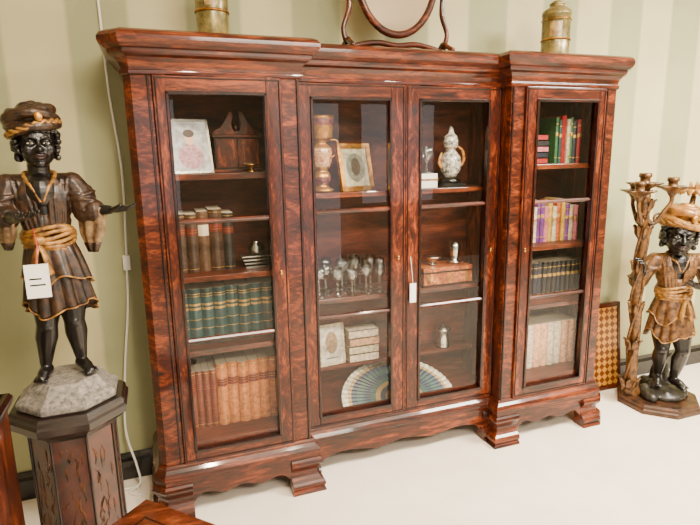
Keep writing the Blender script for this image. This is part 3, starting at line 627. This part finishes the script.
for k in range(26):
    a=random.uniform(0,6.28); q=random.uniform(0,.16); m.ell((PX+q*math.cos(a),PY+q*math.sin(a),.065+random.uniform(0,.02)),(random.uniform(.03,.06),random.uniform(.03,.06),random.uniform(.03,.055)),rk,seg=8,rings=6)
m.ell((RX-.02,RY-.03,.075),(.12,.12,.04),rk); m.ell((RX+.07,RY+.09,.13),(.06,.06,.12),rk); m.obj('rock_mound',st2,remesh=.01,smooth=1)
gold2=plain('carved_giltwood',(118,78,34),.42,.3,.15,0,30,(42,25,11),.3)
m=MB(); CX,CY=2.765,2.405
cp=[(CX+.04,CY,.055),(CX+.01,CY,.2),(CX+.018,CY,.4),(CX+.008,CY,.6),(CX-.01,CY,.8),(CX+.006,CY,1.0),(CX-.004,CY,1.18),(CX-.01,CY,1.345)]
m.tube(cp,[.05,.034,.028,.034,.026,.032,.024,.034],gold2,14,sub=6)
for k in range(3):
    hp=[]; 
    for i in range(60):
        t=i/59; z=.08+t*1.2; a=t*9+k*2.094; hp.append((CX+.030*math.cos(a)+.004*math.sin(t*9),CY+.030*math.sin(a),z))
    m.tube(hp,.009,gold2,8)
def acanthus(z,n,sc,up=1):
    for k in range(n):
        a=k*2*math.pi/n+z*3; ca,sa=math.cos(a),math.sin(a)
        m.tube([(CX+.02*ca,CY+.02*sa,z),(CX+.034*ca*sc,CY+.034*sa*sc,z+.03*up),(CX+.040*ca*sc,CY+.040*sa*sc,z+.06*up),(CX+.052*ca*sc,CY+.052*sa*sc,z+.075*up),(CX+.054*ca*sc,CY+.054*sa*sc,z+.062*up)],[.010,.020,.018,.010,.003],gold2,8,sub=3,flat=.4)
for z,nn,sc in ((.10,7,1.25),(.36,6,1.0),(.60,6,.95),(.86,6,.95),(1.08,6,.95),(1.24,7,1.1)): acanthus(z,nn,sc)
def cup(x,y,z,sc):
    m.lathe([(.012*sc,0),(.02*sc,.012*sc),(.03*sc,.03*sc),(.05*sc,.045*sc),(.075*sc,.055*sc),(.078*sc,.062*sc),(.05*sc,.056*sc),(.026*sc,.055*sc),(.024*sc,.085*sc),(.032*sc,.092*sc),(.03*sc,.11*sc),(.0,.105*sc)],gold2,(x,y,z),40,True,pet=(6,lambda t:.16 if .2<t<.6 else 0))
cup(CX-.02,CY,1.345,1.15)
def arm(x1,y1,z1,sc):
    m.tube([(CX-.008,CY,1.22),(CX+(x1-CX)*.35,CY+(y1-CY)*.4,1.17),(CX+(x1-CX)*.75,CY+(y1-CY)*.8,z1-.08),(x1,y1,z1-.03),(x1,y1,z1+.005)],[.016,.014,.012,.012,.014],gold2,10,sub=6); cup(x1,y1,z1,sc)
    mx_,my_=(CX+x1)/2,(CY+y1)/2
    m.tube([(mx_+.035*(1-i/16)*math.cos(i*.6),my_,1.20+.035*(1-i/16)*math.sin(i*.6)) for i in range(14)],.007,gold2,8)
arm(CX-.10,CY-.04,1.31,1.05); arm(CX+.11,CY-.08,1.33,1.05); arm(CX+.02,CY+.11,1.31,.9)
m.obj('torchere_column',st2)
m=MB(); fx,fy,fz=3.05,2.32,1.33
m.tube([(fx-.02,fy,fz-.10),(fx,fy,fz)],[.02,.014],gold2)
for k in range(9):
    a=2*math.pi*k/9; 
    m.tube([(fx,fy,fz),(fx+.04*math.cos(a),fy+.04*math.sin(a),fz+.035),(fx+.07*math.cos(a),fy+.07*math.sin(a),fz+.03),(fx+.085*math.cos(a),fy+.085*math.sin(a),fz+.005)],[.008,.024,.022,.006],turb2,8,sub=4,flat=.35)
for k in range(5):
    a=2*math.pi*k/5+.3; m.tube([(fx,fy,fz),(fx+.022*math.cos(a),fy+.022*math.sin(a),fz+.05),(fx+.03*math.cos(a),fy+.03*math.sin(a),fz+.085)],[.008,.018,.004],turb2,8,sub=4,flat=.4)
m.obj('turban_flower',st2)
# ------------------------------------------------------------------ games board leaning on wall
r=root('parquetry_games_board',(2.66,2.64,0))
def checker():
    m,nt,b=newmat('parquetry_lozenge'); N=nt.nodes.new; L=nt.links.new
    tc=N('ShaderNodeTexCoord'); mp=N('ShaderNodeMapping'); mp.inputs['Rotation'].default_value=(0,math.radians(45),0); mp.inputs['Scale'].default_value=(1,0,1)
    ck=N('ShaderNodeTexChecker'); ck.inputs['Scale'].default_value=30; ck.inputs['Color1'].default_value=lin((200,138,46)); ck.inputs['Color2'].default_value=lin((104,54,18))
    L(tc.outputs['Object'],mp.inputs['Vector']); L(mp.outputs['Vector'],ck.inputs['Vector']); L(ck.outputs['Color'],b.inputs['Base Color']); b.inputs['Roughness'].default_value=.3; return m
ckm=checker(); T=Matrix.Translation((2.715,2.606,0.0))@Matrix.Rotation(-.11,4,'X')
m=MB(T); m.box(-.20,.20,0,.025,0,.60,maho_d); 
for a in ((-.2,-.18,0,.6),(.18,.2,0,.6),(-.2,.2,0,.03),(-.2,.2,.57,.6)): m.box(a[0],a[1],-.008,.0,a[2],a[3],maho_h)
m.box(-.178,.178,-.004,0,.032,.568,ckm); m.obj('board_panel',r,bevel=.003)
# ------------------------------------------------------------------ cable
r=root('power_cable',(-.2,2.69,1.1)); m=MB()
wp=plain('white_plastic',(232,230,222),.4)
m.tube([(-.165,2.70,2.6),(-.16,2.705,2.2),(-.155,2.70,1.9),(-.135,2.70,1.55),(-.15,2.70,1.2),(-.155,2.70,1.12),(-.17,2.69,.9),(-.21,2.68,.6),(-.235,2.66,.3),(-.20,2.62,.12),(-.19,2.60,.03),(-.24,2.57,.008),(-.19,2.53,.008),(-.21,2.60,.008),(-.28,2.60,.008)],.0055,wp,8,sub=8)
m.obj('cord',r); m=MB(); m.box(-.17,-.138,2.685,2.71,1.09,1.16,wp); m.box(-.16,-.148,2.681,2.686,1.11,1.135,white); m.obj('inline_switch',r,bevel=.006)
# ------------------------------------------------------------------ square low table
tr=root('low_side_table',(-.13,1.53,0)); TT=Matrix.Translation((-.125,1.53,0))@RZ(math.radians(43.5)); tw=wood('table_walnut',[(34,12,5),(88,38,16),(140,72,34)],(2,8,6),rough=.3)
m=MB(TT); m.box(-.19,.19,-.19,.19,.425,.45,tw); m.box(-.175,.175,-.175,.175,.36,.425,maho_h); m.box(-.12,.12,-.12,.12,.45,.4515,maho_dark); m.box(-.112,.112,-.112,.112,.4515,.4525,tw)
for a in (-1,1):
    for b_ in (-1,1): m.tube([(a*.155,b_*.155,.37),(a*.165,b_*.165,.28),(a*.145,b_*.145,.12),(a*.165,b_*.165,.01)],[.022,.024,.014,.016],maho_v,10,sub=5)
m.obj('table_body',tr,bevel=.004)
# ------------------------------------------------------------------ carved cabinet at far left
cr=root('carved_side_cabinet',(-.66,1.62,0)); m=MB()
cp=[(-.84,1.80),(-.84,1.46),(-.52,1.46),(-.485,1.50),(-.485,1.80)]
m.prism(cp,.10,.86,maho_v,'z')
m.sweep(cp,[(-.02,.86),(.004,.86),(.014,.875),(.02,.89),(.02,.90),(.01,.91),(-.02,.91)],maho_dark); m.prism(cp,.89,.91,maho_h,'z')
m.sweep(cp,[(-.02,0),(.03,0),(.03,.08),(.018,.10),(.006,.13),(-.02,.13)],maho_dark)
m.tube([(-.49,1.485,.13),(-.49,1.485,.25),(-.49,1.485,.6),(-.49,1.485,.86)],[.02,.016,.012,.018],maho_x,12,sub=6)
m.box(-.80,-.53,1.448,1.462,.18,.82,maho_d)
m.obj('cabinet_case',cr,bevel=.003)
# ------------------------------------------------------------------ lights
def area(name,loc,rot,size,power,col,sy=None):
    l=bpy.data.lights.new(name,'AREA'); l.energy=power; l.color=col; l.size=size
    if sy: l.shape='RECTANGLE'; l.size_y=sy
    o=bpy.data.objects.new(name,l); o.location=loc; o.rotation_euler=rot; C.objects.link(o); return o
area('ceiling_light_a',(.6,.2,3.05),(0,0,0),.9,85,(1,.86,.68),.35)
area('ceiling_light_b',(3.4,.7,3.05),(0,0,0),1.3,400,(1,.92,.79),.6)
area('front_fill_light',(1.4,-1.4,3.0),(math.radians(50),0,0),1.8,190,(1,.87,.70),.5)  # added frontal fill, tilted at the bookcase to brighten its interior
def spot(name,loc,tgt,power,ang=70):
    l=bpy.data.lights.new(name,'SPOT'); l.energy=power; l.color=(1,.82,.60); l.spot_size=math.radians(ang); l.spot_blend=.7; l.shadow_soft_size=.05
    o=bpy.data.objects.new(name,l); o.location=loc; o.rotation_euler=(Vector(tgt)-Vector(loc)).to_track_quat('-Z','Y').to_euler(); C.objects.link(o)
spot('ceiling_spot_a',(.3,.6,3.0),(.4,2.5,.7),130,60); spot('ceiling_spot_b',(2.0,.6,3.0),(2.0,2.5,.7),200); spot('ceiling_spot_c',(3.3,1.3,3.0),(3.1,2.6,.6),170); spot('ceiling_spot_d',(1.15,.5,3.0),(1.15,2.5,.6),190)
w=bpy.data.worlds.new('w'); bpy.context.scene.world=w; w.use_nodes=True; w.node_tree.nodes['Background'].inputs[0].default_value=(1,.96,.90,1); w.node_tree.nodes['Background'].inputs[1].default_value=3.0
# ------------------------------------------------------------------ camera
c=bpy.data.cameras.new('camera'); c.lens=36*532.4/700; c.sensor_width=36; c.clip_start=.01
o=bpy.data.objects.new('camera',c); C.objects.link(o); bpy.context.scene.camera=o
rt_=Vector((.9392,-.3431,-.0172)); up_=Vector((.0844,.182,.9797)); fw_=Vector((.333,.9215,-.1998))
M_=Matrix((rt_,up_,-fw_)).transposed().to_4x4(); M_.translation=(0,0,1.613); o.matrix_world=M_
